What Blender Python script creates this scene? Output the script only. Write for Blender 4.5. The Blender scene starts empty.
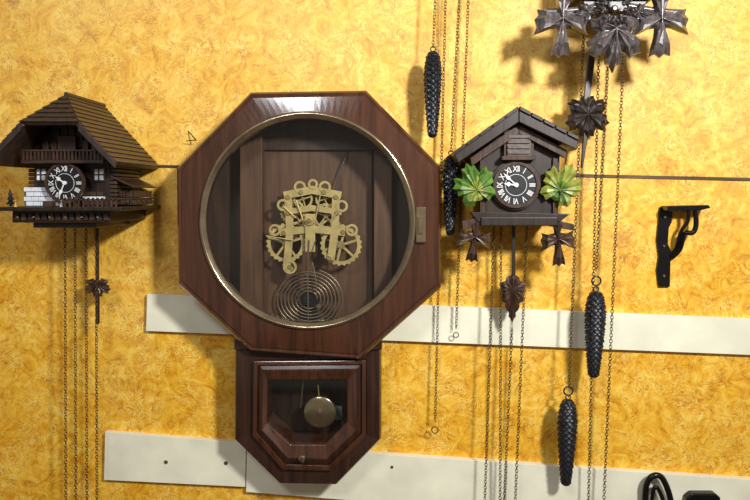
import bpy, bmesh, math, random
from mathutils import Vector, Matrix, Euler
random.seed(4)
S=bpy.context.scene
try:
    S.view_settings.view_transform='Standard'
except Exception: pass

# ---------------- camera -----------------
F=650.0; D=1.3
cam_d=bpy.data.cameras.new('camera'); cam=bpy.data.objects.new('camera',cam_d)
S.collection.objects.link(cam); S.camera=cam
cam_d.lens=36*F/750; cam_d.clip_start=0.02
CL=Vector((0.04,-D,1.62)); RE=Euler((math.radians(85),0,math.radians(2)))
cam.location=CL; cam.rotation_euler=RE
RM=RE.to_matrix()
def at(u,v,d=0.0):
    r=RM@Vector(((u-375)/F,(250-v)/F,-1)); t=(D-d)/r.y
    return CL+r*t
def B(u,v,d=0.0):      # wall-plane position, standing d off the wall
    p=at(u,v,0); return Vector((p.x,-d,p.z))
def sc(d=0.0): return (D-d)/F*1.003

# ---------------- materials -----------------
def base(name):
    m=bpy.data.materials.new(name); m.use_nodes=True
    nt=m.node_tree; bs=nt.nodes['Principled BSDF']; return m,nt,bs
def ramp(nt,stops):
    r=nt.nodes.new('ShaderNodeValToRGB'); e=r.color_ramp.elements
    while len(e)<len(stops): e.new(0.5)
    for i,(p,c) in enumerate(stops):
        e[i].position=p; e[i].color=(c[0],c[1],c[2],1)
    return r
def plain(name,c,rough=.5,metal=0,var=.25,scale=60,bump=.1):
    m,nt,bs=base(name)
    tc=nt.nodes.new('ShaderNodeTexCoord'); n=nt.nodes.new('ShaderNodeTexNoise')
    n.inputs['Scale'].default_value=scale; n.inputs['Detail'].default_value=6
    nt.links.new(tc.outputs['Object'],n.inputs['Vector'])
    r=ramp(nt,[(.3,[x*(1-var) for x in c]),(.7,[min(1,x*(1+var)) for x in c])])
    nt.links.new(n.outputs['Fac'],r.inputs['Fac']); nt.links.new(r.outputs['Color'],bs.inputs['Base Color'])
    bs.inputs['Roughness'].default_value=rough; bs.inputs['Metallic'].default_value=metal
    if bump:
        b=nt.nodes.new('ShaderNodeBump'); b.inputs['Strength'].default_value=bump; b.inputs['Distance'].default_value=.002
        nt.links.new(n.outputs['Fac'],b.inputs['Height']); nt.links.new(b.outputs['Normal'],bs.inputs['Normal'])
    return m
def wood(name,c1,c2,rough=.3,vert=True,scale=1,coat=0.0,bump=.15):
    m,nt,bs=base(name)
    tc=nt.nodes.new('ShaderNodeTexCoord'); mp=nt.nodes.new('ShaderNodeMapping')
    mp.inputs['Scale'].default_value=(60*scale,60*scale,5*scale) if vert else (5*scale,60*scale,60*scale)
    nt.links.new(tc.outputs['Object'],mp.inputs['Vector'])
    n=nt.nodes.new('ShaderNodeTexNoise'); n.inputs['Scale'].default_value=1.5; n.inputs['Detail'].default_value=8; n.inputs['Distortion'].default_value=.6
    nt.links.new(mp.outputs['Vector'],n.inputs['Vector'])
    r=ramp(nt,[(.32,c1),(.68,c2)])
    nt.links.new(n.outputs['Fac'],r.inputs['Fac']); nt.links.new(r.outputs['Color'],bs.inputs['Base Color'])
    bs.inputs['Roughness'].default_value=rough
    bs.inputs['Coat Weight'].default_value=coat; bs.inputs['Coat Roughness'].default_value=.10
    b=nt.nodes.new('ShaderNodeBump'); b.inputs['Strength'].default_value=bump; b.inputs['Distance'].default_value=.001
    nt.links.new(n.outputs['Fac'],b.inputs['Height']); nt.links.new(b.outputs['Normal'],bs.inputs['Normal'])
    return m
def wall_mat():
    m,nt,bs=base('yellow_mottled_wallpaper'); L=nt.links.new; N=nt.nodes.new
    tc=N('ShaderNodeTexCoord')
    def noise(scale,detail,rough=.5,dist=0,vec=None):
        n=N('ShaderNodeTexNoise'); n.inputs['Scale'].default_value=scale; n.inputs['Detail'].default_value=detail
        n.inputs['Roughness'].default_value=rough; n.inputs['Distortion'].default_value=dist
        L(vec or tc.outputs['Object'],n.inputs['Vector']); return n
    def mixc(f,a,col):
        mx=N('ShaderNodeMix'); mx.data_type='RGBA'; mx.inputs['B'].default_value=(*col,1)
        L(f,mx.inputs['Factor']); L(a,mx.inputs['A']); return mx.outputs['Result']
    def mul(a,b):
        mu=N('ShaderNodeMath'); mu.operation='MULTIPLY'; L(a,mu.inputs[0]); L(b,mu.inputs[1]); return mu.outputs[0]
    n1=noise(27,9,.70,1.8)
    r1=ramp(nt,[(.31,(.46,.165,.005)),(.42,(.72,.335,.010)),(.53,(.86,.475,.026)),(.67,(.94,.655,.12))])
    L(n1.outputs['Fac'],r1.inputs['Fac']); col=r1.outputs['Color']
    n2=noise(20,2.2,.5,2.8)
    k=(0,0,0); w=(1,1,1)
    r2=ramp(nt,[(.37,k),(.39,w),(.41,k),(.465,k),(.482,w),(.50,k),(.56,k),(.58,w),(.60,k)])
    L(n2.outputs['Fac'],r2.inputs['Fac'])
    n3=noise(19,3); r3=ramp(nt,[(.45,k),(.56,(.9,.9,.9))]); L(n3.outputs['Fac'],r3.inputs['Fac'])
    col=mixc(mul(r2.outputs['Color'],r3.outputs['Color']),col,(.43,.145,.004))
    n5=noise(23,2.2,.5,2.6); r5=ramp(nt,[(.42,k),(.45,w),(.48,k),(.53,k),(.56,w),(.59,k)]); L(n5.outputs['Fac'],r5.inputs['Fac'])
    n6=noise(15,2); r6=ramp(nt,[(.43,k),(.58,(.8,.8,.8))]); L(n6.outputs['Fac'],r6.inputs['Fac'])
    col=mixc(mul(r5.outputs['Color'],r6.outputs['Color']),col,(.97,.76,.21))
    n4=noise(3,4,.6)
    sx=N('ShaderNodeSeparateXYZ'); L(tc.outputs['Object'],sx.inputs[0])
    mr=N('ShaderNodeMapRange'); mr.inputs['From Min'].default_value=1.2; mr.inputs['From Max'].default_value=2.0; mr.inputs['To Min'].default_value=-.22; mr.inputs['To Max'].default_value=.20  # height fade: whiter light above, weaker below, painted into the wall colour
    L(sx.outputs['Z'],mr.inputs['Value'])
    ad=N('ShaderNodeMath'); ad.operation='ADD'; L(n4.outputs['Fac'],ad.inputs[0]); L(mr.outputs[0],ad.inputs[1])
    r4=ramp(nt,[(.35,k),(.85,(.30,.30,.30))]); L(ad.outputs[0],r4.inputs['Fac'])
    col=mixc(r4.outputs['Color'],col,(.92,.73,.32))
    L(col,bs.inputs['Base Color'])
    bs.inputs['Roughness'].default_value=.55
    b=N('ShaderNodeBump'); b.inputs['Strength'].default_value=.5; b.inputs['Distance'].default_value=.003
    L(n1.outputs['Fac'],b.inputs['Height']); L(b.outputs['Normal'],bs.inputs['Normal'])
    return m
def glass_mat():
    m=bpy.data.materials.new('thin_pane_glass'); m.use_nodes=True; nt=m.node_tree; nt.nodes.clear()
    o=nt.nodes.new('ShaderNodeOutputMaterial'); t=nt.nodes.new('ShaderNodeBsdfTransparent'); g=nt.nodes.new('ShaderNodeBsdfGlossy')
    g.inputs['Roughness'].default_value=.06; t.inputs['Color'].default_value=(.93,.95,.93,1)
    fr=nt.nodes.new('ShaderNodeFresnel'); fr.inputs['IOR'].default_value=1.7
    mx=nt.nodes.new('ShaderNodeMixShader'); nt.links.new(fr.outputs[0],mx.inputs[0]); nt.links.new(t.outputs[0],mx.inputs[1]); nt.links.new(g.outputs[0],mx.inputs[2]); nt.links.new(mx.outputs[0],o.inputs[0])
    return m
M_wall=wall_mat()
M_mahog=wood('mahogany_varnished',(.034,.0115,.0055),(.082,.029,.013),.20,True,.8,.8,.06)
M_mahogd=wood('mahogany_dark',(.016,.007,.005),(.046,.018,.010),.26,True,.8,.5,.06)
M_inner=wood('inner_case_wood',(.050,.022,.010),(.12,.055,.025),.5,True,.7)
M_innerd=wood('inner_case_dark',(.020,.010,.006),(.06,.028,.014),.5,True,.7)
M_board=wood('cuckoo_dark_wood',(.010,.006,.005),(.035,.020,.014),.38,True,1.2)
M_roof=wood('roof_brown_wood',(.024,.012,.008),(.075,.040,.024),.45,False,1.2)
M_roofv=wood('roof_hip_wood',(.016,.010,.008),(.045,.028,.021),.5,True,1.2)
M_carve=wood('carved_brown_wood',(.024,.012,.009),(.085,.046,.030),.33,True,1.5)
M_crest=wood('silver_sheen_carved_wood',(.040,.034,.034),(.15,.125,.125),.25,True,1.5,.5)  # brown lightened and greyed: silvery sheen put into the base colour
M_cream=plain('cream_painted_board',(.82,.81,.64),.55,0,.10,14,.15)
M_brass=plain('aged_brass',(.46,.36,.17),.36,.8,.2,80,.1)
M_plate=plain('movement_brass',(.58,.45,.19),.40,.5,.2,60,.05)
M_bezel=plain('bezel_brass',(.42,.34,.22),.20,.9,.2,40,.05)
M_chain=plain('chain_antique_brass',(.13,.085,.035),.42,.7,.25,200,0)
M_iron=plain('cast_iron_black',(.010,.011,.016),.36,.2,.3,90,.3)
M_metalb=plain('black_enamel_metal',(.010,.010,.011),.22,.4,.2,50,.05)
M_steel=plain('coil_gong_steel',(.25,.19,.13),.35,.7,.2,50,0)
M_black=plain('dial_black',(.008,.009,.013),.4,0,.2,50,0)
M_white=plain('ivory_white',(.82,.82,.80),.45,0,.05,50,0)
M_brick=plain('painted_white_brick',(.76,.80,.86),.5,0,.12,90,.1)
M_blue=plain('painted_lake_blue',(.20,.26,.32),.5,0,.5,120,.1)
M_green=plain('leaf_green_paint',(.080,.17,.024),.42,0,.5,60,.15)
M_lime=plain('leaf_yellow_green_paint',(.24,.27,.045),.42,0,.5,60,.15)
M_gold=plain('gilt_paint',(.5,.36,.1),.4,.3,.2,60,0)
M_grey=plain('cuckoo_door_wood',(.10,.078,.068),.5,0,.3,120,.2)
M_gap=wood('seam_shade_brown',(.03,.015,.006),(.13,.07,.02),.6,False,1)
M_glass=glass_mat()
M_floor=wood('floor_planks',(.08,.045,.02),(.2,.12,.06),.5,False,.3)

# ---------------- helpers -----------------
def link(o,parent=None):
    S.collection.objects.link(o)
    if parent: o.parent=parent
    return o
def empty(name):
    e=bpy.data.objects.new(name,None); e.empty_display_size=.02; S.collection.objects.link(e); return e
def mesh(name,vs,fs,mat,parent=None,bevel=0,smooth=False,recalc=True,seg=2):
    me=bpy.data.meshes.new(name); me.from_pydata([tuple(v) for v in vs],[],fs); me.update()
    if recalc:
        bm=bmesh.new(); bm.from_mesh(me); bmesh.ops.recalc_face_normals(bm,faces=bm.faces); bm.to_mesh(me); bm.free()
    me.materials.append(mat)
    if smooth:
        for p in me.polygons: p.use_smooth=True
    o=link(bpy.data.objects.new(name,me),parent)
    if bevel:
        b=o.modifiers.new('bevel','BEVEL'); b.width=bevel; b.segments=seg; b.limit_method='ANGLE'; b.angle_limit=.5
    return o
def extr(name,P,d0,d1,mat,parent=None,bevel=0):
    n=len(P); vs=[(p.x,-d1,p.z) for p in P]+[(p.x,-d0,p.z) for p in P]
    fs=[list(range(n)),list(range(2*n-1,n-1,-1))]+[[i,i+n,(i+1)%n+n,(i+1)%n] for i in range(n)]
    return mesh(name,vs,fs,mat,parent,bevel)
def prism(name,pts,d0,d1,mat,parent=None,bevel=.001):
    return extr(name,[at(u,v,d1) for u,v in pts],d0,d1,mat,parent,bevel)
def rect(name,u0,v0,u1,v1,d0,d1,mat,parent=None,bevel=.0008):
    return prism(name,[(u0,v0),(u1,v0),(u1,v1),(u0,v1)],d0,d1,mat,parent,bevel)
def loops(name,LS,mat,parent=None,close=True,smooth=False,capfirst=False,caplast=False,bevel=0,cyc=False):
    n=len(LS[0]); vs=[p for l in LS for p in l]; fs=[]
    K=len(LS)
    for k in range(K if cyc else K-1):
        a=k*n; b=((k+1)%K)*n
        for i in range(n if close else n-1):
            j=(i+1)%n; fs.append([a+i,a+j,b+j,b+i])
    if capfirst: fs.append(list(range(n)))
    if caplast: fs.append(list(range((K-1)*n,K*n)))
    return mesh(name,vs,fs,mat,parent,bevel,smooth)
def circ(c,r,d,n=64,ph=0):
    return [Vector((c.x+r*math.cos(ph+2*math.pi*i/n),-d,c.z+r*math.sin(ph+2*math.pi*i/n))) for i in range(n)]
def disc(name,c,r,d0,d1,mat,parent=None,n=48,rb=.0006):
    return loops(name,[circ(c,r,d0,n),circ(c,r,d1-rb,n),circ(c,r-rb,d1,n)],mat,parent,capfirst=True,caplast=True)
def ring(name,c,r0,r1,d0,d1,mat,parent=None,n=64):
    return loops(name,[circ(c,r1,d0,n),circ(c,r1,d1,n),circ(c,r0,d1,n),circ(c,r0,d0,n)],mat,parent,cyc=True)
def tube(name,pts,r,mat,parent=None,cyc=False,flat=None,res=3):
    cu=bpy.data.curves.new(name,'CURVE'); cu.dimensions='3D'; cu.bevel_depth=r; cu.bevel_resolution=res; cu.use_fill_caps=True
    sp=cu.splines.new('NURBS' if len(pts)>2 else 'POLY'); sp.points.add(len(pts)-1)
    for i,p in enumerate(pts): sp.points[i].co=(p[0],p[1],p[2],1)
    if len(pts)>2: sp.order_u=3; sp.use_endpoint_u=True; sp.use_cyclic_u=cyc
    cu.materials.append(mat); return link(bpy.data.objects.new(name,cu),parent)
def torus(name,c,R,r,mat,parent=None,axis='Y',n=48,m=10):
    vs=[];fs=[]
    for i in range(n):
        a=2*math.pi*i/n
        for j in range(m):
            b=2*math.pi*j/m; q=R+r*math.cos(b); h=r*math.sin(b)
            if axis=='Y': vs.append((c.x+q*math.cos(a),c.y+h,c.z+q*math.sin(a)))
            elif axis=='X': vs.append((c.x+h,c.y+q*math.cos(a),c.z+q*math.sin(a)))
            else: vs.append((c.x+q*math.cos(a),c.y+q*math.sin(a),c.z+h))
    for i in range(n):
        for j in range(m):
            fs.append([i*m+j,((i+1)%n)*m+j,((i+1)%n)*m+(j+1)%m,i*m+(j+1)%m])
    return mesh(name,vs,fs,mat,parent,smooth=True)
def box3(name,c,sx,sy,sz,mat,parent=None,bevel=.0008):
    vs=[(c[0]+a*sx/2,c[1]+b*sy/2,c[2]+e*sz/2) for a in(-1,1) for b in(-1,1) for e in(-1,1)]
    fs=[[0,1,3,2],[4,6,7,5],[0,4,5,1],[2,3,7,6],[0,2,6,4],[1,5,7,3]]
    return mesh(name,vs,fs,mat,parent,bevel)
def slab(name,quad,th,mat,parent=None,bevel=.001):
    q=[Vector(p) for p in quad]; n=(q[1]-q[0]).cross(q[-1]-q[0]).normalized()*th
    k=len(q); vs=q+[p-n for p in q]
    fs=[list(range(k)),list(range(2*k-1,k-1,-1))]+[[i,(i+1)%k,(i+1)%k+k,i+k] for i in range(k)]
    return mesh(name,vs,fs,mat,parent,bevel)
def chain(name,p0,p1,parent=None,w=.0026,ln=.0040,wr=.0007):
    vs=[];fs=[]; dv=(p1-p0); L=dv.length; dv.normalize()
    pitch=ln*1.45; n=max(1,int(L/pitch))
    ref=Vector((0,1,0)); sx=dv.cross(ref).normalized(); sy=dv.cross(sx).normalized()
    for k in range(n):
        c=p0+dv*(pitch*(k+.5)); ang=math.radians(35 if k%2 else 125)+random.uniform(-.2,.2)
        a1=sx*math.cos(ang)+sy*math.sin(ang); a2=dv.cross(a1)
        b0=len(vs); NN=12; MM=4
        for i in range(NN):
            t=2*math.pi*i/NN; ct,st=math.cos(t),math.sin(t)
            cen=c+a1*(w*ct)+dv*(ln*st); out=(a1*ct+dv*st).normalized()
            for j in range(MM):
                f=2*math.pi*j/MM; vs.append(cen+out*(wr*math.cos(f))+a2*(wr*math.sin(f)))
        for i in range(NN):
            for j in range(MM):
                fs.append([b0+i*MM+j,b0+((i+1)%NN)*MM+j,b0+((i+1)%NN)*MM+(j+1)%MM,b0+i*MM+(j+1)%MM])
    return mesh(name,vs,fs,M_chain,parent,smooth=True,recalc=False)
def weight(u,v0,v1,wpx,d,ring_v=None):
    e=empty('pinecone_clock_weight'); t=at(u,v0,d); b=at(u,v1,d); H=t.z-b.z; R=wpx/2*sc(d)
    N=48;Mr=110; vs=[];fs=[]
    for k in range(Mr+1):
        s=k/Mr
        if s<.05: prof=.50+s*5
        elif s<.25: prof=.75+.25*math.sin((s-.05)/.2*math.pi/2)
        else: prof=1-.50*((s-.25)/.75)**1.5
        if s>.95: prof*=max(.12,math.sqrt(max(0,1-((s-.95)/.05)**2)))
        for i in range(N):
            a=2*math.pi*i/N
            row=s*15; 
            p=row+ (4*a/math.pi); q=row-(4*a/math.pi)
            fp=p-math.floor(p); fq=q-math.floor(q)
            h=.24*fp*fq
            r=R*prof*(.86+h)
            vs.append((t.x+r*math.cos(a),-d+r*math.sin(a),t.z-H*s))
    for k in range(Mr):
        for i in range(N):
            j=(i+1)%N; fs.append([k*N+i,k*N+j,(k+1)*N+j,(k+1)*N+i])
    fs.append(list(range(N))); fs.append(list(range(Mr*N,(Mr+1)*N)))
    mesh('pinecone_body',vs,fs,M_iron,e,smooth=False)
    hr=.0045; c=Vector((t.x,-d,t.z+hr*1.2))
    torus('hanging_eye',c,hr,.0012,M_iron,e,'Y',24,8)
    if ring_v:
        c2=at(u,ring_v,d); torus('chain_ring',Vector((t.x,-d,c2.z)),.0085,.0015,M_iron,e,'Y',32,8)
        tube('hook_link',[Vector((t.x,-d,c.z)),Vector((t.x+.003,-d,c.z+.006)),Vector((t.x,-d,c2.z-.008))],.001,M_iron,e)
    return e
# leaf outlines (x,y,ridge), right half from the tip
LEAF=[(0,1.0,1),(.10,.82,.6),(.22,.80,.8),(.24,.62,.4),(.22,.50,.15),(.38,.56,.5),(.50,.66,.8),(.60,.58,.7),(.84,.52,1),(.74,.38,.6),(.80,.26,.7),(.60,.16,.3),(.50,.06,.15),(.68,-.06,.6),(.72,-.24,.9),(.52,-.30,.5),(.40,-.42,.6),(.20,-.30,.15),(.05,-.34,.4)]
FERN=[(0,1.0,1),(.12,.86,.7),(.20,.74,.9),(.17,.62,.4),(.30,.62,.6),(.44,.62,.9),(.40,.48,.5),(.30,.36,.2),(.48,.36,.6),(.66,.40,.9),(.82,.34,1),(.70,.18,.6),(.80,.05,.8),(.58,-.02,.3),(.40,.02,.1),(.46,-.14,.6),(.36,-.32,.8),(.18,-.24,.4),(.06,-.34,.3)]
BROAD=[(0,1.0,1),(.14,.84,.7),(.30,.86,.9),(.34,.66,.4),(.40,.52,.15),(.56,.60,.7),(.78,.66,1),(.78,.46,.7),(.98,.34,.9),(.84,.20,.6),(.86,.04,.7),(.64,-.04,.15),(.78,-.20,.7),(.74,-.38,.9),(.52,-.40,.5),(.34,-.50,.6),(.20,-.34,.15),(.12,-.36,.2),(.05,-.38,.4)]
CROSS=[(0,1.0,1),(.16,.90,.7),(.36,.96,.9),(.30,.72,.6),(.20,.44,.4),(.17,.22,.2),(.40,.24,.5),(.70,.34,.8),(1.0,.42,.9),(.90,.22,.8),(1.0,.02,1),(.86,-.10,.7),(.92,-.24,.8),(.55,-.16,.5),(.18,-.20,.15),(.20,-.40,.4),(.30,-.62,.8),(.13,-.56,.7),(.05,-.66,.9)]
def leaf(name,c,w,h,rot,d,mat,parent,shape=LEAF,th=.006,mat2=None):
    full=shape+[(-x,y,q) for x,y,q in reversed(shape[1:])]
    out=[(x,y) for x,y,q in full]; hh=[q for x,y,q in full]
    n=len(out)
    cr,sr=math.cos(rot),math.sin(rot)
    def P(x,y,z):
        X=x*w;Y=y*h; return Vector((c.x+X*cr-Y*sr,-(d+z),c.z+X*sr+Y*cr))
    vs=[P(0,0,th*1.1)]
    for (x,y),q in zip(out,hh): vs.append(P(x*.35,y*.35,th*(.45+.75*q)))
    for (x,y),q in zip(out,hh): vs.append(P(x*.7,y*.7,th*(.45+.85*q)))
    for (x,y),q in zip(out,hh): vs.append(P(x,y,th*(.15+.1*q)))
    for (x,y) in out: vs.append(P(x,y,-th*.3))
    fs=[]
    for i in range(n):
        j=(i+1)%n
        fs.append([0,1+i,1+j])
        for r in range(3): fs.append([1+r*n+i,1+(r+1)*n+i,1+(r+1)*n+j,1+r*n+j])
    fs.append([1+3*n+i for i in range(n)])
    o=mesh(name,vs,fs,mat,parent)
    if mat2:
        o.data.materials.append(mat2)
        for p in o.data.polygons:
            c2=p.center; r=math.hypot((c2.x-c.x)/w,(c2.z-c.z)/h)
            if r<.38: p.material_index=1
    for tip in (0,8,14,n-8,n-14):
        x,y=out[tip]
        if shape is CROSS and tip in (14,n-14): continue
        tube('vein',[P(0,0,th*1.15),P(x*.5,y*.5,th*1.3),P(x*.9,y*.9,th*.5)],w*.014,mat,parent,res=1)
    return o
NUM=['XII','I','II','III','IIII','V','VI','VII','VIII','IX','X','XI']
def dial(c,r,d,parent,hour,minute,rim=M_board):
    disc('dial_face',c,r,d-.004,d,M_black,parent)
    ring('dial_rim',c,r*.97,r*1.10,d-.004,d+.0025,rim,parent)
    ring('dial_inner_ring',c,r*.50,r*.52,d-.001,d+.0006,M_white,parent,48)
    disc('dial_centre',c,r*.11,d-.001,d+.004,M_white,parent,20)
    for i,t in enumerate(NUM):
        a=-2*math.pi*i/12
        cu=bpy.data.curves.new('numeral_'+t,'FONT'); cu.body=t; cu.size=r*.33; cu.align_x='CENTER'; cu.align_y='CENTER'; cu.extrude=.0003
        cu.space_character=.85; cu.materials.append(M_white)
        o=bpy.data.objects.new('numeral_'+t,cu); link(o,parent)
        o.location=(c.x-math.sin(a)*r*.76,-(d+.0006),c.z+math.cos(a)*r*.76)
        o.rotation_euler=(math.pi/2,-a,0); o.scale=(1,1.25,1)
    for nm,ang,L,w in (('hour_hand',hour/12*2*math.pi,r*.60,r*.08),('minute_hand',minute/60*2*math.pi,r*.85,r*.065)):
        dx,dz=math.sin(ang),math.cos(ang); px,pz=dz,-dx
        def q(l,s): return Vector((c.x+dx*l+px*s,0,c.z+dz*l+pz*s))
        extr(nm,[q(0,-w*.5),q(L*.45,-w*.4),q(L*.6,-w*1.5),q(L*.78,-w*.6),q(L,0),q(L*.78,w*.6),q(L*.6,w*1.5),q(L*.45,w*.4),q(0,w*.5)],d+.002,d+.003,M_white,parent)
def screw(name,u,v,d,r=.0035,mat=None,parent=None):
    c=at(u,v,d); return disc(name,c,r,d-.006,d+.0015,mat or M_bezel,parent,16)

# ---------------- room -----------------
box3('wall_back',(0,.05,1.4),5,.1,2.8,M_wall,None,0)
box3('floor',(0,-2.0,-.05),5,4.2,.1,M_floor,None,0)
def strip(name,p0,p1,p2,p3,d0,d1,mat,parent=None): return prism(name,[p0,p1,p2,p3],d0,d1,mat,parent,.0006)
strip('panel_gap_strip',(-150,158),(900,181),(900,184.5),(-150,160.5),-.002,.002,M_gap)  # dark strip standing in for the shaded gap between wall panels
strip('trim_2',(147,294),(900,325),(900,361),(146,331),-.002,.012,M_cream)
e=empty('trim_3')
strip('board_left',(105,432),(246,443),(245,487),(104,480),-.002,.012,M_cream,e)
strip('board_right',(247,445),(900,490),(900,545),(246,492),-.002,.014,M_cream,e)
screw('screw_1',166,462,.013,.004,None,e); screw('screw_2',226,463,.013,.004,None,e); screw('screw_3',392,467,.015,.003,None,e)
nb=empty('bent_nail')
tube('nail_shank',[at(188,131,-.002),at(190,133,.008),at(196,140,.018)],.0011,M_iron,nb)
tube('nail_tip',[at(196,140,.018),at(186,141,.012)],.0009,M_iron,nb)

# ---------------- octagon wall clock -----------------
oc=empty('octagonal_regulator_wall_clock')
DF=.105
OCT=[(250,92),(366,90),(440,166),(441,288),(360,360),(250,352),(177,284),(176,168)]
C=at(307.5,222,DF); s=sc(DF)
def octloop(k,d,n=16):
    P=[at(u,v,DF) for u,v in OCT]; cx=sum(p.x for p in P)/8; cz=sum(p.z for p in P)/8
    P=[Vector((cx+(p.x-cx)*k,-d,cz+(p.z-cz)*k)) for p in P]; out=[]
    for i in range(8):
        a,b=P[i],P[(i+1)%8]
        for t in range(n): out.append(a.lerp(b,t/n))
    return out
ref=octloop(1,DF)
angs=[math.atan2(p.z-C.z,p.x-C.x) for p in ref]
def cl(r,d): return [Vector((C.x+r*math.cos(a),-d,C.z+r*math.sin(a))) for a in angs]
loops('octagon_front_frame',[octloop(.985,DF-.022),octloop(1,DF-.018),octloop(1,DF-.006),octloop(.985,DF-.001),octloop(.965,DF-.002),octloop(.955,DF),cl(109*s,DF+.003),cl(106*s,DF+.001),cl(102.5*s,DF-.004),cl(102.5*s,DF-.016),octloop(.93,DF-.018)],M_mahog,oc)
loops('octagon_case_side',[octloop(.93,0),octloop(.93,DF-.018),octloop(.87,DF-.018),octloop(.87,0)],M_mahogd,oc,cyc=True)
loops('case_back_panel',[octloop(.9,.004),octloop(.9,.010)],M_innerd,oc,capfirst=True,caplast=True)
prof=[(109,.000),(109,.005),(108,.008),(106.3,.0095),(105.2,.008),(104.3,.0055),(102.2,.004),(102,.0)]
loops('brass_bezel',[[Vector((C.x+r*s*math.cos(t*2*math.pi/128),-(DF+dd),C.z+r*s*math.sin(t*2*math.pi/128))) for t in range(128)] for r,dd in prof],M_bezel,oc,smooth=True,cyc=True)
loops('bezel_glass',[circ(C,103*s,DF+.0035,96)],M_glass,oc,capfirst=True)
rect('bezel_latch',416,207,426,243,DF,DF+.010,M_bezel,oc,.002)
rect('latch_tab',418,216,423,234,DF+.010,DF+.014,M_bezel,oc,.0015)
rect('movement_mount_board',262,150,372,318,.010,.022,M_inner,oc)
rect('inner_rail_left',240,120,262,330,.010,.050,M_inner,oc)
rect('inner_rail_right',374,120,392,330,.010,.050,M_inner,oc)
rect('inner_top_rail',262,122,374,150,.010,.03,M_innerd,oc)
# movement
mv=oc
def gear(name,u,v,d,rp,spokes=5):
    c=at(u,v,d); r=rp*sc(d); n=96
    o=[Vector((c.x+(r*(1.0 if (i//2)%2 else .94))*math.cos(2*math.pi*i/n),0,c.z+(r*(1.0 if (i//2)%2 else .94))*math.sin(2*math.pi*i/n))) for i in range(n)]
    ii=circ(c,r*.78,0,n)
    f=lambda P,dd:[Vector((p.x,-dd,p.z)) for p in P]
    loops(name+'_rim',[f(o,d-.0015),f(o,d),f(ii,d),f(ii,d-.0015)],M_plate,mv,cyc=True)
    for k in range(spokes):
        a=2*math.pi*k/spokes+.3; x,z=math.cos(a),math.sin(a); w=r*.055
        extr(name+'_spoke',[Vector((c.x-z*w,0,c.z+x*w)),Vector((c.x+z*w,0,c.z-x*w)),Vector((c.x+x*r*.85+z*w,0,c.z+z*r*.85-x*w)),Vector((c.x+x*r*.85-z*w,0,c.z+z*r*.85+x*w))],d-.0012,d-.0002-.00005*k,M_plate,mv)
    disc(name+'_hub',c,r*.2,d-.003,d+.0012,M_brass,mv,24)
db=.044; df=.066
gear('main_wheel_left',286,243,.0610,20); gear('main_wheel_right',341,245,.0613,21,6)
gear('centre_wheel',303,226,.0520,15); gear('third_wheel',326,216,.0550,13); gear('strike_wheel',293,212,.0571,13); gear('fly_wheel',331,230,.0497,12)
gear('escape_wheel',303,199,.0592,10,4); gear('warning_wheel',325,199,.0542,10,4)
lay=[0]
def strap2(nm,pts,hw,d,mat=None):
    for a,b in zip(pts[:-1],pts[1:]):
        lay[0]+=1; off=.00013*(lay[0]%12)
        A=at(*a,d);Bq=at(*b,d); dv=(Bq-A); dv.normalize(); w=hw*sc(d); px=Vector((-dv.z,0,dv.x))*w; ex=dv*w*.6
        extr(nm,[A-ex+px,A-ex-px,Bq+ex-px,Bq+ex+px],d-.002+off,d+off,mat or M_plate,oc,0)
for d,nm in ((df,'front_plate'),(db,'back_plate')):
    lay[0]=0
    strap2(nm,[(286,195),(312,190),(339,195)],3.8,d)
    strap2(nm,[(288,196),(290,230),(287,264)],3.8,d)
    strap2(nm,[(336,196),(335,230),(331,258)],3.8,d)
    strap2(nm,[(286,212),(312,208),(340,212)],2.8,d)
    strap2(nm,[(282,232),(312,229),(343,232)],3.6,d)
    strap2(nm,[(286,264),(290,269)],3.2,d)
for u,v in ((288,197),(336,197),(301,192),(324,192),(284,233),(343,232),(290,267),(329,258),(288,213),(337,213)):
    disc('pillar_nut',at(u,v,df),.0044,db,df+.004,M_brass,oc,16)
for i,(cu_,cv_,r_) in enumerate(((300,187,6),(325,187,6),(283,205,6),(342,206,6),(313,184,5),(275,230,6),(352,230,6),(290,267,7))):
    ring('plate_lobe',at(cu_,cv_,df),(r_-2.2)*sc(df),r_*sc(df),df-.002,df+.0017+.00007*i,M_plate,oc,24)
for (u0,v0,u1,v1,w) in ((296,200,305,226,.0015),(320,196,314,226,.0015),(283,206,296,218,.0013),(339,210,330,222,.0013),(266,236,292,240,.0012)):
    tube('strike_lever',[at(u0,v0,df+.005),at(u1,v1,df+.005)],w,M_plate,oc)
rect('centre_bracket',305,214,315,252,df,df+.006,M_plate,oc)
disc('centre_arbor_boss',at(310,220,df),.010,df,df+.010,M_plate,oc,24)
disc('centre_arbor',at(310,220,df),.004,df,df+.018,M_brass,oc,16)
gc=at(309,299,.04); pts=[]
for i in range(0,321):
    t=i/320; a=t*2*math.pi*7.2; r=(.016+.052*t); pts.append(Vector((gc.x+r*math.cos(a),gc.y,gc.z+r*math.sin(a)*.88)))
tube('coil_gong',pts,.0015,M_steel,oc,res=2)
disc('gong_post',gc,.010,.020,.052,M_iron,oc,20)
rect('gong_block',302,292,317,322,.02,.036,M_iron,oc)
tube('gong_hammer_wire',[at(312,262,.06),at(318,282,.056),at(316,296,.052)],.0012,M_brass,oc)
disc('gong_hammer',at(319,306,.055),.005,.045,.06,M_bezel,oc,20)
tube('pendulum_rod',[at(309,240,.074),at(307,270,.072),at(309,330,.07),B(304,400,.05)],.0013,M_steel,oc)
tube('pendulum_rod_crutch',[at(316,240,.074),at(305,268,.07),at(298,300,.05)],.0010,M_steel,oc)
tube('suspension_wire',[at(336,190,.05),at(346,150,.03),at(352,140,.024)],.0012,M_iron,oc)
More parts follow.
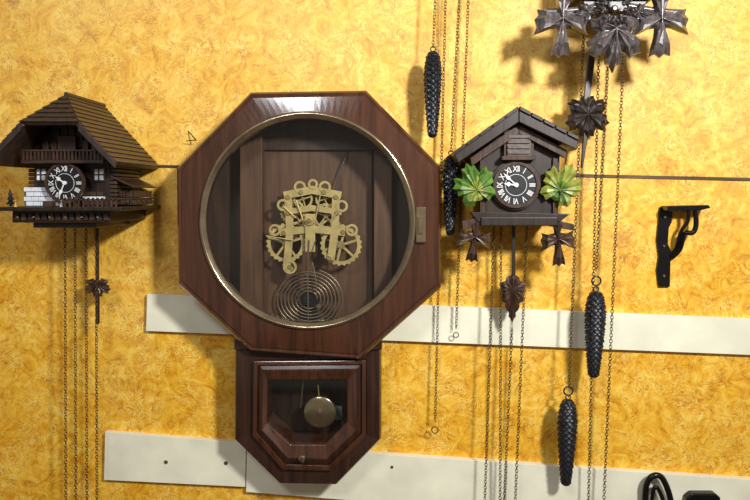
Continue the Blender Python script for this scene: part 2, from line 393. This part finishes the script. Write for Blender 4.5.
# lower pendulum box
DL=.085
def P2(pts,d): return [at(u,v,DL)+Vector((0,DL-d,0)) for u,v in pts]
def frm(name,outer,inner,d0,d1,di,mat):
    o=P2(outer,d1); ob=P2(outer,d0); i=P2(inner,di); ib=P2(inner,d0)
    return loops(name,[ob,o,i,ib],mat,oc,cyc=True,bevel=.0012)
OUT=[(234,338),(381,338),(381,441),(336,487),(279,486),(233,441)]
def shrink(pts,k,cx=308,cy=408): return [(cx+(x-cx)*k,cy+(y-cy)*k) for x,y in pts]
Amid=[(254,361),(366,360),(366,436),(331,470),(283,469),(253,435)]
Bmid=[(258,365),(362,364),(362,433),(329,465),(285,464),(257,432)]
Cmid=[(263,370),(357,369),(357,430),(327,459),(288,458),(262,430)]
WIN=[(267,381),(347,380),(347,424),(325,446),(290,446),(266,424)]
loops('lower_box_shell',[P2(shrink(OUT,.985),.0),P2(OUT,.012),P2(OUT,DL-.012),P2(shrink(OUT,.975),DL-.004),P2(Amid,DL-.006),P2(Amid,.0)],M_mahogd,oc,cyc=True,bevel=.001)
frm('door_outer_moulding',Amid,Bmid,.01,DL+.004,DL+.004,M_mahog)
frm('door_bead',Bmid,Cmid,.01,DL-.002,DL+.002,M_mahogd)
frm('door_frame',Cmid,WIN,.012,DL+.002,DL-.006,M_mahog)
loops('lower_back_panel',[P2(Amid,.004),P2(Amid,.010)],M_board,oc,capfirst=True,caplast=True)
loops('lower_door_glass',[P2(WIN,DL-.014)],M_glass,oc,capfirst=True)
disc('door_knob_stem',at(303,459,DL),.004,DL-.01,DL+.010,M_bezel,oc,16)
disc('door_knob',at(302,458,DL+.01),.006,DL+.008,DL+.016,M_bezel,oc,20,.002)
rect('pendulum_label',332,406,342,420,.010,.012,M_blue,oc)
bobc=at(320,412,.055)
loops('pendulum_bob',[circ(bobc,17*sc(.055)*k,.055+h,48) for k,h in ((.5,-.006),(1,-.001),(1,.001),(.93,.003),(.6,.0045),(.2,.005),(.04,.0052))],M_bezel,oc,capfirst=True,caplast=True,smooth=True)
disc('bob_nut',bobc,.004,.058,.064,M_bezel,oc,12)
tube('pendulum_hook',[at(318,385,.055),at(319,398,.055),at(320,412,.06)],.0014,M_brass,oc)
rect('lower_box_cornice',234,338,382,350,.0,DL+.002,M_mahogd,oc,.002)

# ---------------- right cuckoo clock -----------------
ck=empty('carved_cuckoo_clock')
prism('body_case',[(478,152),(519,122),(560,147),(558,224),(480,224)],0,.10,M_board,ck,.001)
prism('roof_left',[(519,108),(454,154),(458,163),(519,122)],0,.135,M_board,ck,.0015)
prism('roof_right',[(519,108),(579,138),(577,150),(519,122)],0,.135,M_board,ck,.0015)
for i in range(5):
    a=i/5; b=(i+.9)/5
    for nm,(x0,y0),(x1,y1) in (('shingle_left',(518,106),(453,152)),('shingle_right',(520,106),(580,137))):
        pa=(x0+(x1-x0)*a,y0+(y1-y0)*a); pb=(x0+(x1-x0)*b,y0+(y1-y0)*b)
        prism(nm,[pa,pb,(pb[0],pb[1]+4),(pa[0],pa[1]+4)],.0,.139,M_board,ck,.0008)
prism('gable_trim_left',[(519,124),(470,158),(472,166),(519,134)],.10,.118,M_carve,ck,.001)
prism('gable_trim_right',[(519,124),(567,150),(566,158),(519,134)],.10,.118,M_carve,ck,.001)
rect('cuckoo_door_frame',504,130,534,158,.1,.112,M_carve,ck)
rect('cuckoo_door',507,133,531,156,.112,.116,M_grey,ck)
for k in range(4): rect('door_slat',508,135+k*5.3,530,138+k*5.3,.116,.119,M_grey,ck,.0006)
rect('door_sill',502,156,536,160,.1,.122,M_carve,ck)
rect('base_moulding',481,217,558,226,.0,.112,M_board,ck,.002)
rect('corner_post_left',480,160,485,218,.1,.106,M_carve,ck)
rect('corner_post_right',553,158,558,218,.1,.106,M_carve,ck)
disc('dial_mount',at(516,185,.112),25*sc(.112),.10,.108,M_board,ck)
dial(at(516,185,.112),20.5*sc(.112),.112,ck,9.2,52,M_carve)
leaf('leaf_green_left',at(477,190,.12),22*sc(.12),29*sc(.12),math.radians(22),.112,M_green,ck,BROAD,.009,M_lime)
leaf('leaf_green_right',at(560,190,.12),21*sc(.12),29*sc(.12),math.radians(-26),.112,M_lime,ck,BROAD,.009,M_green)
leaf('leaf_lower_left',at(475,237,.11),17*sc(.11),26*sc(.11),math.radians(174),.10,M_carve,ck,CROSS,.009)
leaf('leaf_lower_right',at(559,239,.11),17*sc(.11),28*sc(.11),math.radians(184),.10,M_carve,ck,CROSS,.009)
prism('stem_left',[(462,221),(487,216),(489,223),(463,230)],.085,.105,M_carve,ck)
prism('stem_right',[(547,218),(574,224),(575,231),(548,226)],.085,.105,M_carve,ck)
prism('leaf_bracket_lower',[(470,212),(570,214),(560,222),(478,222)],.09,.108,M_board,ck)
rect('pendulum_rod',512,224,515.5,276,.058,.062,M_board,ck)
leaf('pendulum_leaf',at(513,290,.06),13*sc(.06),38*sc(.06),math.pi,.056,M_carve,ck,[(x*1.1,y*.9 if y>0 else y*.55,.3+.6*((i+1)%2)) for i,(x,y) in enumerate([(0,1.0),(.12,.86),(.25,.8),(.22,.68),(.4,.6),(.5,.5),(.48,.4),(.72,.34),(.8,.2),(.72,.1),(.86,0),(.8,-.12),(.9,-.25),(.7,-.38),(.5,-.42),(.42,-.6),(.25,-.7),(.15,-.66),(.08,-.8)])],.006)
for (u0,v0,u1,v1,d) in ((494,226,484,500,.05),(501,226,500,500,.045),(512,328,503,505,.05),(527,226,514,505,.05)):
    chain('clock_chain',at(u0,v0,d),at(u1,v1+25,d),ck)

# ---------------- upper right cuckoo clock -----------------
uk=empty('carved_leaf_cuckoo_clock')
prism('body_case',[(572,-60),(614,-110),(658,-60),(656,-4),(574,-4)],0,.10,M_board,uk)
prism('roof_left',[(614,-125),(545,-62),(550,-50),(614,-108)],0,.135,M_board,uk)
prism('roof_right',[(614,-125),(683,-62),(678,-50),(614,-108)],0,.135,M_board,uk)
dial(at(614,-35,.112),21*sc(.112),.112,uk,9,50)
rect('base_moulding',576,-8,655,-2,.0,.112,M_board,uk,.002)
prism('carved_mount',[(578,-4),(652,-4),(640,12),(590,12)],.05,.10,M_board,uk,.002)
tube('carved_branch_left',[at(600,6,.10),at(575,12,.10),at(545,12,.10)],.006,M_crest,uk)
tube('carved_branch_right',[at(628,6,.10),at(655,12,.10),at(684,13,.10)],.006,M_crest,uk)
leaf('leaf_centre',at(614,30,.12),32*sc(.12),40*sc(.12),math.pi,.118,M_crest,uk,LEAF,.016)
leaf('leaf_left',at(563,18,.115),26*sc(.11),36*sc(.11),math.radians(178),.104,M_crest,uk,CROSS,.012)
leaf('leaf_right',at(662,18,.115),27*sc(.11),36*sc(.11),math.radians(182),.104,M_crest,uk,CROSS,.012)
leaf('leaf_inner_left',at(590,12,.118),12*sc(.11),18*sc(.11),math.radians(100),.11,M_crest,uk,FERN,.008)
leaf('leaf_inner_right',at(638,12,.118),12*sc(.11),18*sc(.11),math.radians(-100),.11,M_crest,uk,FERN,.008)
for a in (-100,-60,-20,20,60,100,180,145,215):
    x=614+math.sin(math.radians(a))*12; y=9-math.cos(math.radians(a))*11
    leaf('flower_petal',at(x,y,.13),5*sc(.1),10*sc(.1),math.radians(-a),.134,M_crest,uk,FERN,.005)
disc('flower_centre',at(614,9,.138),.006,.12,.144,M_carve,uk,20,.003)
prism('pendulum_rod',[(589,44),(597,44),(590,100),(584,100)],.056,.060,M_board,uk)
leaf('pendulum_leaf',at(588,114,.06),22*sc(.06),25*sc(.06),math.pi,.056,M_board,uk,BROAD,.007)
leaf('pendulum_leaf_upper',at(588,108,.06),20*sc(.06),14*sc(.06),0,.054,M_board,uk,BROAD,.006)
prism('pendulum_tail',[(585,118),(591,118),(583,168),(581,168)],.055,.06,M_board,uk)
for (u0,v0,u1,v1,d) in ((585,-4,569,388,.055),(612,-4,596,272,.065),(600,-4,588,520,.045),(626,-4,603,520,.05)):
    chain('clock_chain',at(u0,v0,d),at(u1,v1,d),uk)

# ---------------- weights and free chains -----------------
wa=weight(433,52,138,18,.055)
chain('chain',at(436,-20,.055),at(433,49,.055),wa)
wd=weight(451,156,236,16,.058)
chain('chain',at(460,-20,.058),at(451,154,.058),wd)
weight(596,292,378,21,.065,281)
weight(568,400,486,20,.055,391)
hc=empty('hanging_clock_chain')
chain('links',at(446,-20,.026),at(435,424,.026),hc); torus('end_ring',at(435,430,.026),.0065,.0011,M_chain,hc,'Y',24,8)
hc=empty('hanging_clock_chain')
chain('links',at(469,-20,.028),at(456,330,.028),hc); torus('end_ring',at(456,335,.028),.005,.001,M_chain,hc,'Y',24,8)

# ---------------- left chalet cuckoo clock -----------------
ch=empty('chalet_cuckoo_clock')
CX=104
yR=106; yE=167; HW=56
def slope(side,k):
    return (CX+side*HW*k, yR+(yE-yR)*k)
DR=.205; RB=.15
def Bp(uv,d): return B(uv[0],uv[1],d)
kh=.45
for side,nm in ((1,'roof_slope_right'),(-1,'roof_slope_left')):
    q=[Bp(slope(side,0),.0),Bp(slope(side,0),RB),Bp(slope(side,kh),DR),Bp(slope(side,1),DR),Bp(slope(side,1),.0)]
    if side<0: q=q[::-1]
    slab(nm,q,.008,M_roof,ch)
    for i in range(14):
        k0=i/14+.004; k1=(i+1)/14
        def dfr(k): return RB+(DR-RB)*min(1,k/kh)
        a=Bp(slope(side,k0),.0); b=Bp(slope(side,k0),dfr(k0)); c=Bp(slope(side,k1),dfr(k1)); d_=Bp(slope(side,k1),.0)
        off=Vector((side*.0008,0,.0010)); lift=Vector((side*.0011,0,.0015))
        q=[a+off*.3,b+off*.3,c+lift,d_+lift]
        if side<0: q=q[::-1]
        slab(nm+'_plank',q,.0012,M_roof,ch,.0002)
tube('ridge_cap',[Bp((CX,yR-.5),0),Bp((CX,yR-.5),RB)],.004,M_roof,ch)
hipq=[Bp(slope(1,0),RB),Bp(slope(-1,kh),DR+.002),Bp(slope(1,kh),DR+.002)]
slab('roof_half_hip',hipq,.007,M_roofv,ch)
for i in range(6):
    k0=.02+i/6*.98; k1=.02+(i+1)/6*.98
    L_=Bp(slope(-1,kh),DR+.003); R_=Bp(slope(1,kh),DR+.003); ap=Bp(slope(1,0),RB)
    up=Vector((0,-.0015,.0015))
    slab('hip_plank',[ap.lerp(R_,k0)+up*.3,ap.lerp(L_,k0)+up*.3,ap.lerp(L_,k1)+up*1.2,ap.lerp(R_,k1)+up*1.2],.0015,M_roofv,ch,.0003)
for side in (1,-1):
    a=slope(side,kh); b=slope(side,1.0)
    P=[B(a[0],a[1],0),B(b[0],b[1],0),B(b[0]-side*1,b[1]+5,0),B(a[0]-side*1,a[1]+7,0)]
    extr('bargeboard',P,DR-.006,DR+.002,M_roofv,ch,.001)
def Lx(name,u0,v0,u1,v1,d0,d1,mat,bevel=.0008):
    P=[B(u0,v0),B(u1,v0),B(u1,v1),B(u0,v1)]; return extr(name,P,d0,d1,mat,ch,bevel)
P=[B(CX,yR+8),B(CX+34,yR+46),B(CX+34,208),B(CX-34,208),B(CX-34,yR+46)]
extr('house_body',P,0,.13,M_board,ch,.001)
for i in range(9):
    u=CX-30+i*7; top=yR+14+abs(u+3-CX)*1.2
    Lx('gable_plank',u,top,u+6,152,.13,.135,M_board)
Lx('gable_balcony_floor',CX-36,164,CX+36,167,.0,.165,M_roof)
Lx('gable_balcony_rail',CX-36,155,CX+36,156.5,.161,.165,M_roof,.0004)
for i in range(22):
    u=CX-35+i*3.3
    Lx('baluster',u,156,u+1.5,164,.161,.164,M_carve,.0003)
Lx('cuckoo_door',CX-9,142,CX+7,156,.135,.145,M_roof)
for u in (CX-24,CX-16,CX+12,CX+20): Lx('gable_shutter',u,146,u+5,156,.135,.140,M_carve,.0004)
for u in (CX-31,CX+21):
    Lx('window_frame',u-1,170,u+10,183,.13,.133,M_roof); Lx('window_pane',u+.5,171.5,u+8.5,181.5,.13,.135,M_brick)
    Lx('window_bar',u+4,171,u+5,182,.13,.137,M_roof,.0003); Lx('window_bar',u,176,u+9,177,.13,.137,M_roof,.0003)
for k in range(12):
    v=160+k*3.7
    Lx('wall_log',CX+24,v,CX+40,v+3.1,.02,.128,M_roof,.0014)
    Lx('wall_log_left',CX-40,v,CX-34,v+3.1,.02,.128,M_roof,.0014)
for r_ in range(4):
    for k in range(5):
        u=CX-38+k*6.4+(r_%2)*2-1; Lx('brick',u,188+r_*4.2,u+6.0,191.7+r_*4.2,.128,.146,M_brick,.0005)
for r_ in range(3):
    for k in range(3):
        Lx('brick_right',CX+12+k*6.2,192+r_*4.2,CX+17.6+k*6.2,195.7+r_*4.2,.128,.14,M_brick if r_==1 else M_roof,.0005)
dial(at(65,183,.156),18.5*sc(.156),.156,ch,10.2,34,M_carve)
Lx('base_platform',CX-54,205,CX+57,208.5,.0,.19,M_board,.0015)
Lx('base_drawer',CX-44,208.5,CX+42,219,.0,.165,M_board,.0015)
Lx('base_skirt',CX-30,219,CX+26,224,.0,.15,M_board,.002)
for i in range(14):
    u=CX-41+i*6; Lx('base_carving',u,210.5,u+4,217,.165,.169,M_carve if i%2 else M_roofv,.001)
for i in range(6):
    disc('base_stud',B(CX-38+i*14,214,.17),.0014,.165,.1705,M_gold,ch,10,.0003)
Lx('lake_scenery',CX-50,190,CX-41,205,.10,.105,M_blue,.0005)
Lx('fence_rail',CX+6,198,CX+54,199.5,.183,.187,M_roof,.0004)
for i in range(12):
    u=CX+7+i*4; Lx('fence_post',u,197,u+1.4,206,.183,.187,M_carve,.0003)
for i in range(7):
    disc('side_fence_post',B(CX+54,201,.03+i*.024),.003,.028+i*.024,.033+i*.024,M_roof,ch,8)
tube('side_fence_rail',[B(CX+54,198,.02),B(CX+54,198,.185)],.0015,M_roof,ch)
for k in range(5): 
    for j in range(2):
        Lx('woodpile_log',CX+38+k*3.2,191+j*7,CX+40.8+k*3.2,197+j*7,.03,.11,M_carve,.001)
q=[B(CX+32,176,.02),B(CX+32,176,.13),B(CX+56,187,.13),B(CX+56,187,.02)]
slab('side_roof',q,.003,M_roof,ch)
def cone(name,c,r,h,mat):
    n=14; vs=[(c.x+r*math.cos(2*math.pi*i/n),c.y+r*math.sin(2*math.pi*i/n),c.z) for i in range(n)]+[(c.x,c.y,c.z+h)]
    mesh(name,vs,[list(range(n))]+[[i,(i+1)%n,n] for i in range(n)],mat,ch)
pt=B(CX-45,205,.165)
for k in range(3): cone('fir_tree_tier',pt+Vector((0,0,.004+k*.008)),.008-.002*k,.012,M_iron)
disc('fir_trunk',pt+Vector((0,0,.003)),.002,.163,.167,M_roof,ch,8)
for i,(du,mm) in enumerate(((-38,M_gold),(2,M_brick),(14,M_gold))):
    p=B(CX+du,205,.175); cone('figurine_skirt',p,.003,.010,mm); torus('figurine_head',p+Vector((0,0,.011)),.0008,.0012,M_gold,ch,'Z',10,6)
Lx('trough',CX-12,200,CX-4,205,.17,.185,M_roof,.001)
rect('pendulum_rod',95.5,228,98.5,280,.05,.054,M_board,ch)
leaf('pendulum_leaf',at(97,285,.05),14*sc(.05),14*sc(.05),math.pi,.048,M_carve,ch,BROAD,.005)
rect('pendulum_tail',95.5,290,99,324,.05,.054,M_board,ch)
for u0,u1 in ((65,66),(75,76),(86,87),(96,97)):
    chain('clock_chain',at(u0,218,.06),at(u1,520,.06),ch)

# ---------------- wall bracket -----------------
bk=empty('black_wall_bracket')
prism('wall_plate',[(660,207),(673,207),(672,222),(669,228),(668,244),(671,250),(670,287),(659,287),(657,270),(659,256),(657,240)],-.001,.006,M_metalb,bk,.001)
screw('plate_screw',665,217,.008,.0025,M_bezel,bk); screw('plate_screw',664,276,.008,.0025,M_bezel,bk); screw('plate_screw',664,246,.008,.0025,M_bezel,bk)
prism('top_arm',[(667,206),(709,205),(711,208),(698,211),(668,211)],.004,.035,M_metalb,bk,.0015)
tube('curved_strap',[at(695,209,.03),at(697,222,.03),at(694,234,.03),at(684,232,.025),at(682,243,.018),at(679,252,.012),at(671,258,.004)],.0048,M_metalb,bk)
tube('curved_strap_inner',[at(688,209,.03),at(690,220,.03),at(681,230,.026),at(678,242,.018),at(676,250,.010),at(670,256,.004)],.0036,M_metalb,bk)
b2=empty('black_wall_bracket')
tube('scroll_left',[at(645,520,.02),at(644,492,.03),at(649,477,.035),at(660,474,.035),at(667,486,.035),at(672,505,.03),at(674,520,.02)],.006,M_metalb,b2)
tube('scroll_inner',[at(652,520,.02),at(651,495,.03),at(657,482,.03),at(663,500,.03)],.004,M_metalb,b2)
prism('wall_plate',[(686,499),(692,494),(716,494),(721,498),(722,560),(686,560)],-.001,.03,M_metalb,b2,.003)
prism('cross_bar',[(640,530),(690,530),(690,545),(640,545)],-.001,.03,M_metalb,b2,.003)

# ---------------- lights -----------------
def area(name,loc,target,size,power,col):
    l=bpy.data.lights.new(name,'AREA'); l.size=size; l.energy=power; l.color=col
    o=link(bpy.data.objects.new(name,l)); o.location=loc
    o.rotation_euler=(Vector(target)-Vector(loc)).to_track_quat('-Z','Y').to_euler(); return o
k=area('ceiling_lamp',(.85,-1.45,2.30),(-.02,0,1.64),.17,19,(1,.98,.94)); k.data.spread=math.radians(125)
area('upper_left_fill',(-.5,-1.9,2.6),(-.05,0,1.6),.35,12,(.96,.97,1))  # added soft fill from upper left, no known window
w=bpy.data.worlds.new('room_ambient'); S.world=w; w.use_nodes=True
w.node_tree.nodes['Background'].inputs[0].default_value=(.95,.80,.68,1); w.node_tree.nodes['Background'].inputs[1].default_value=.25
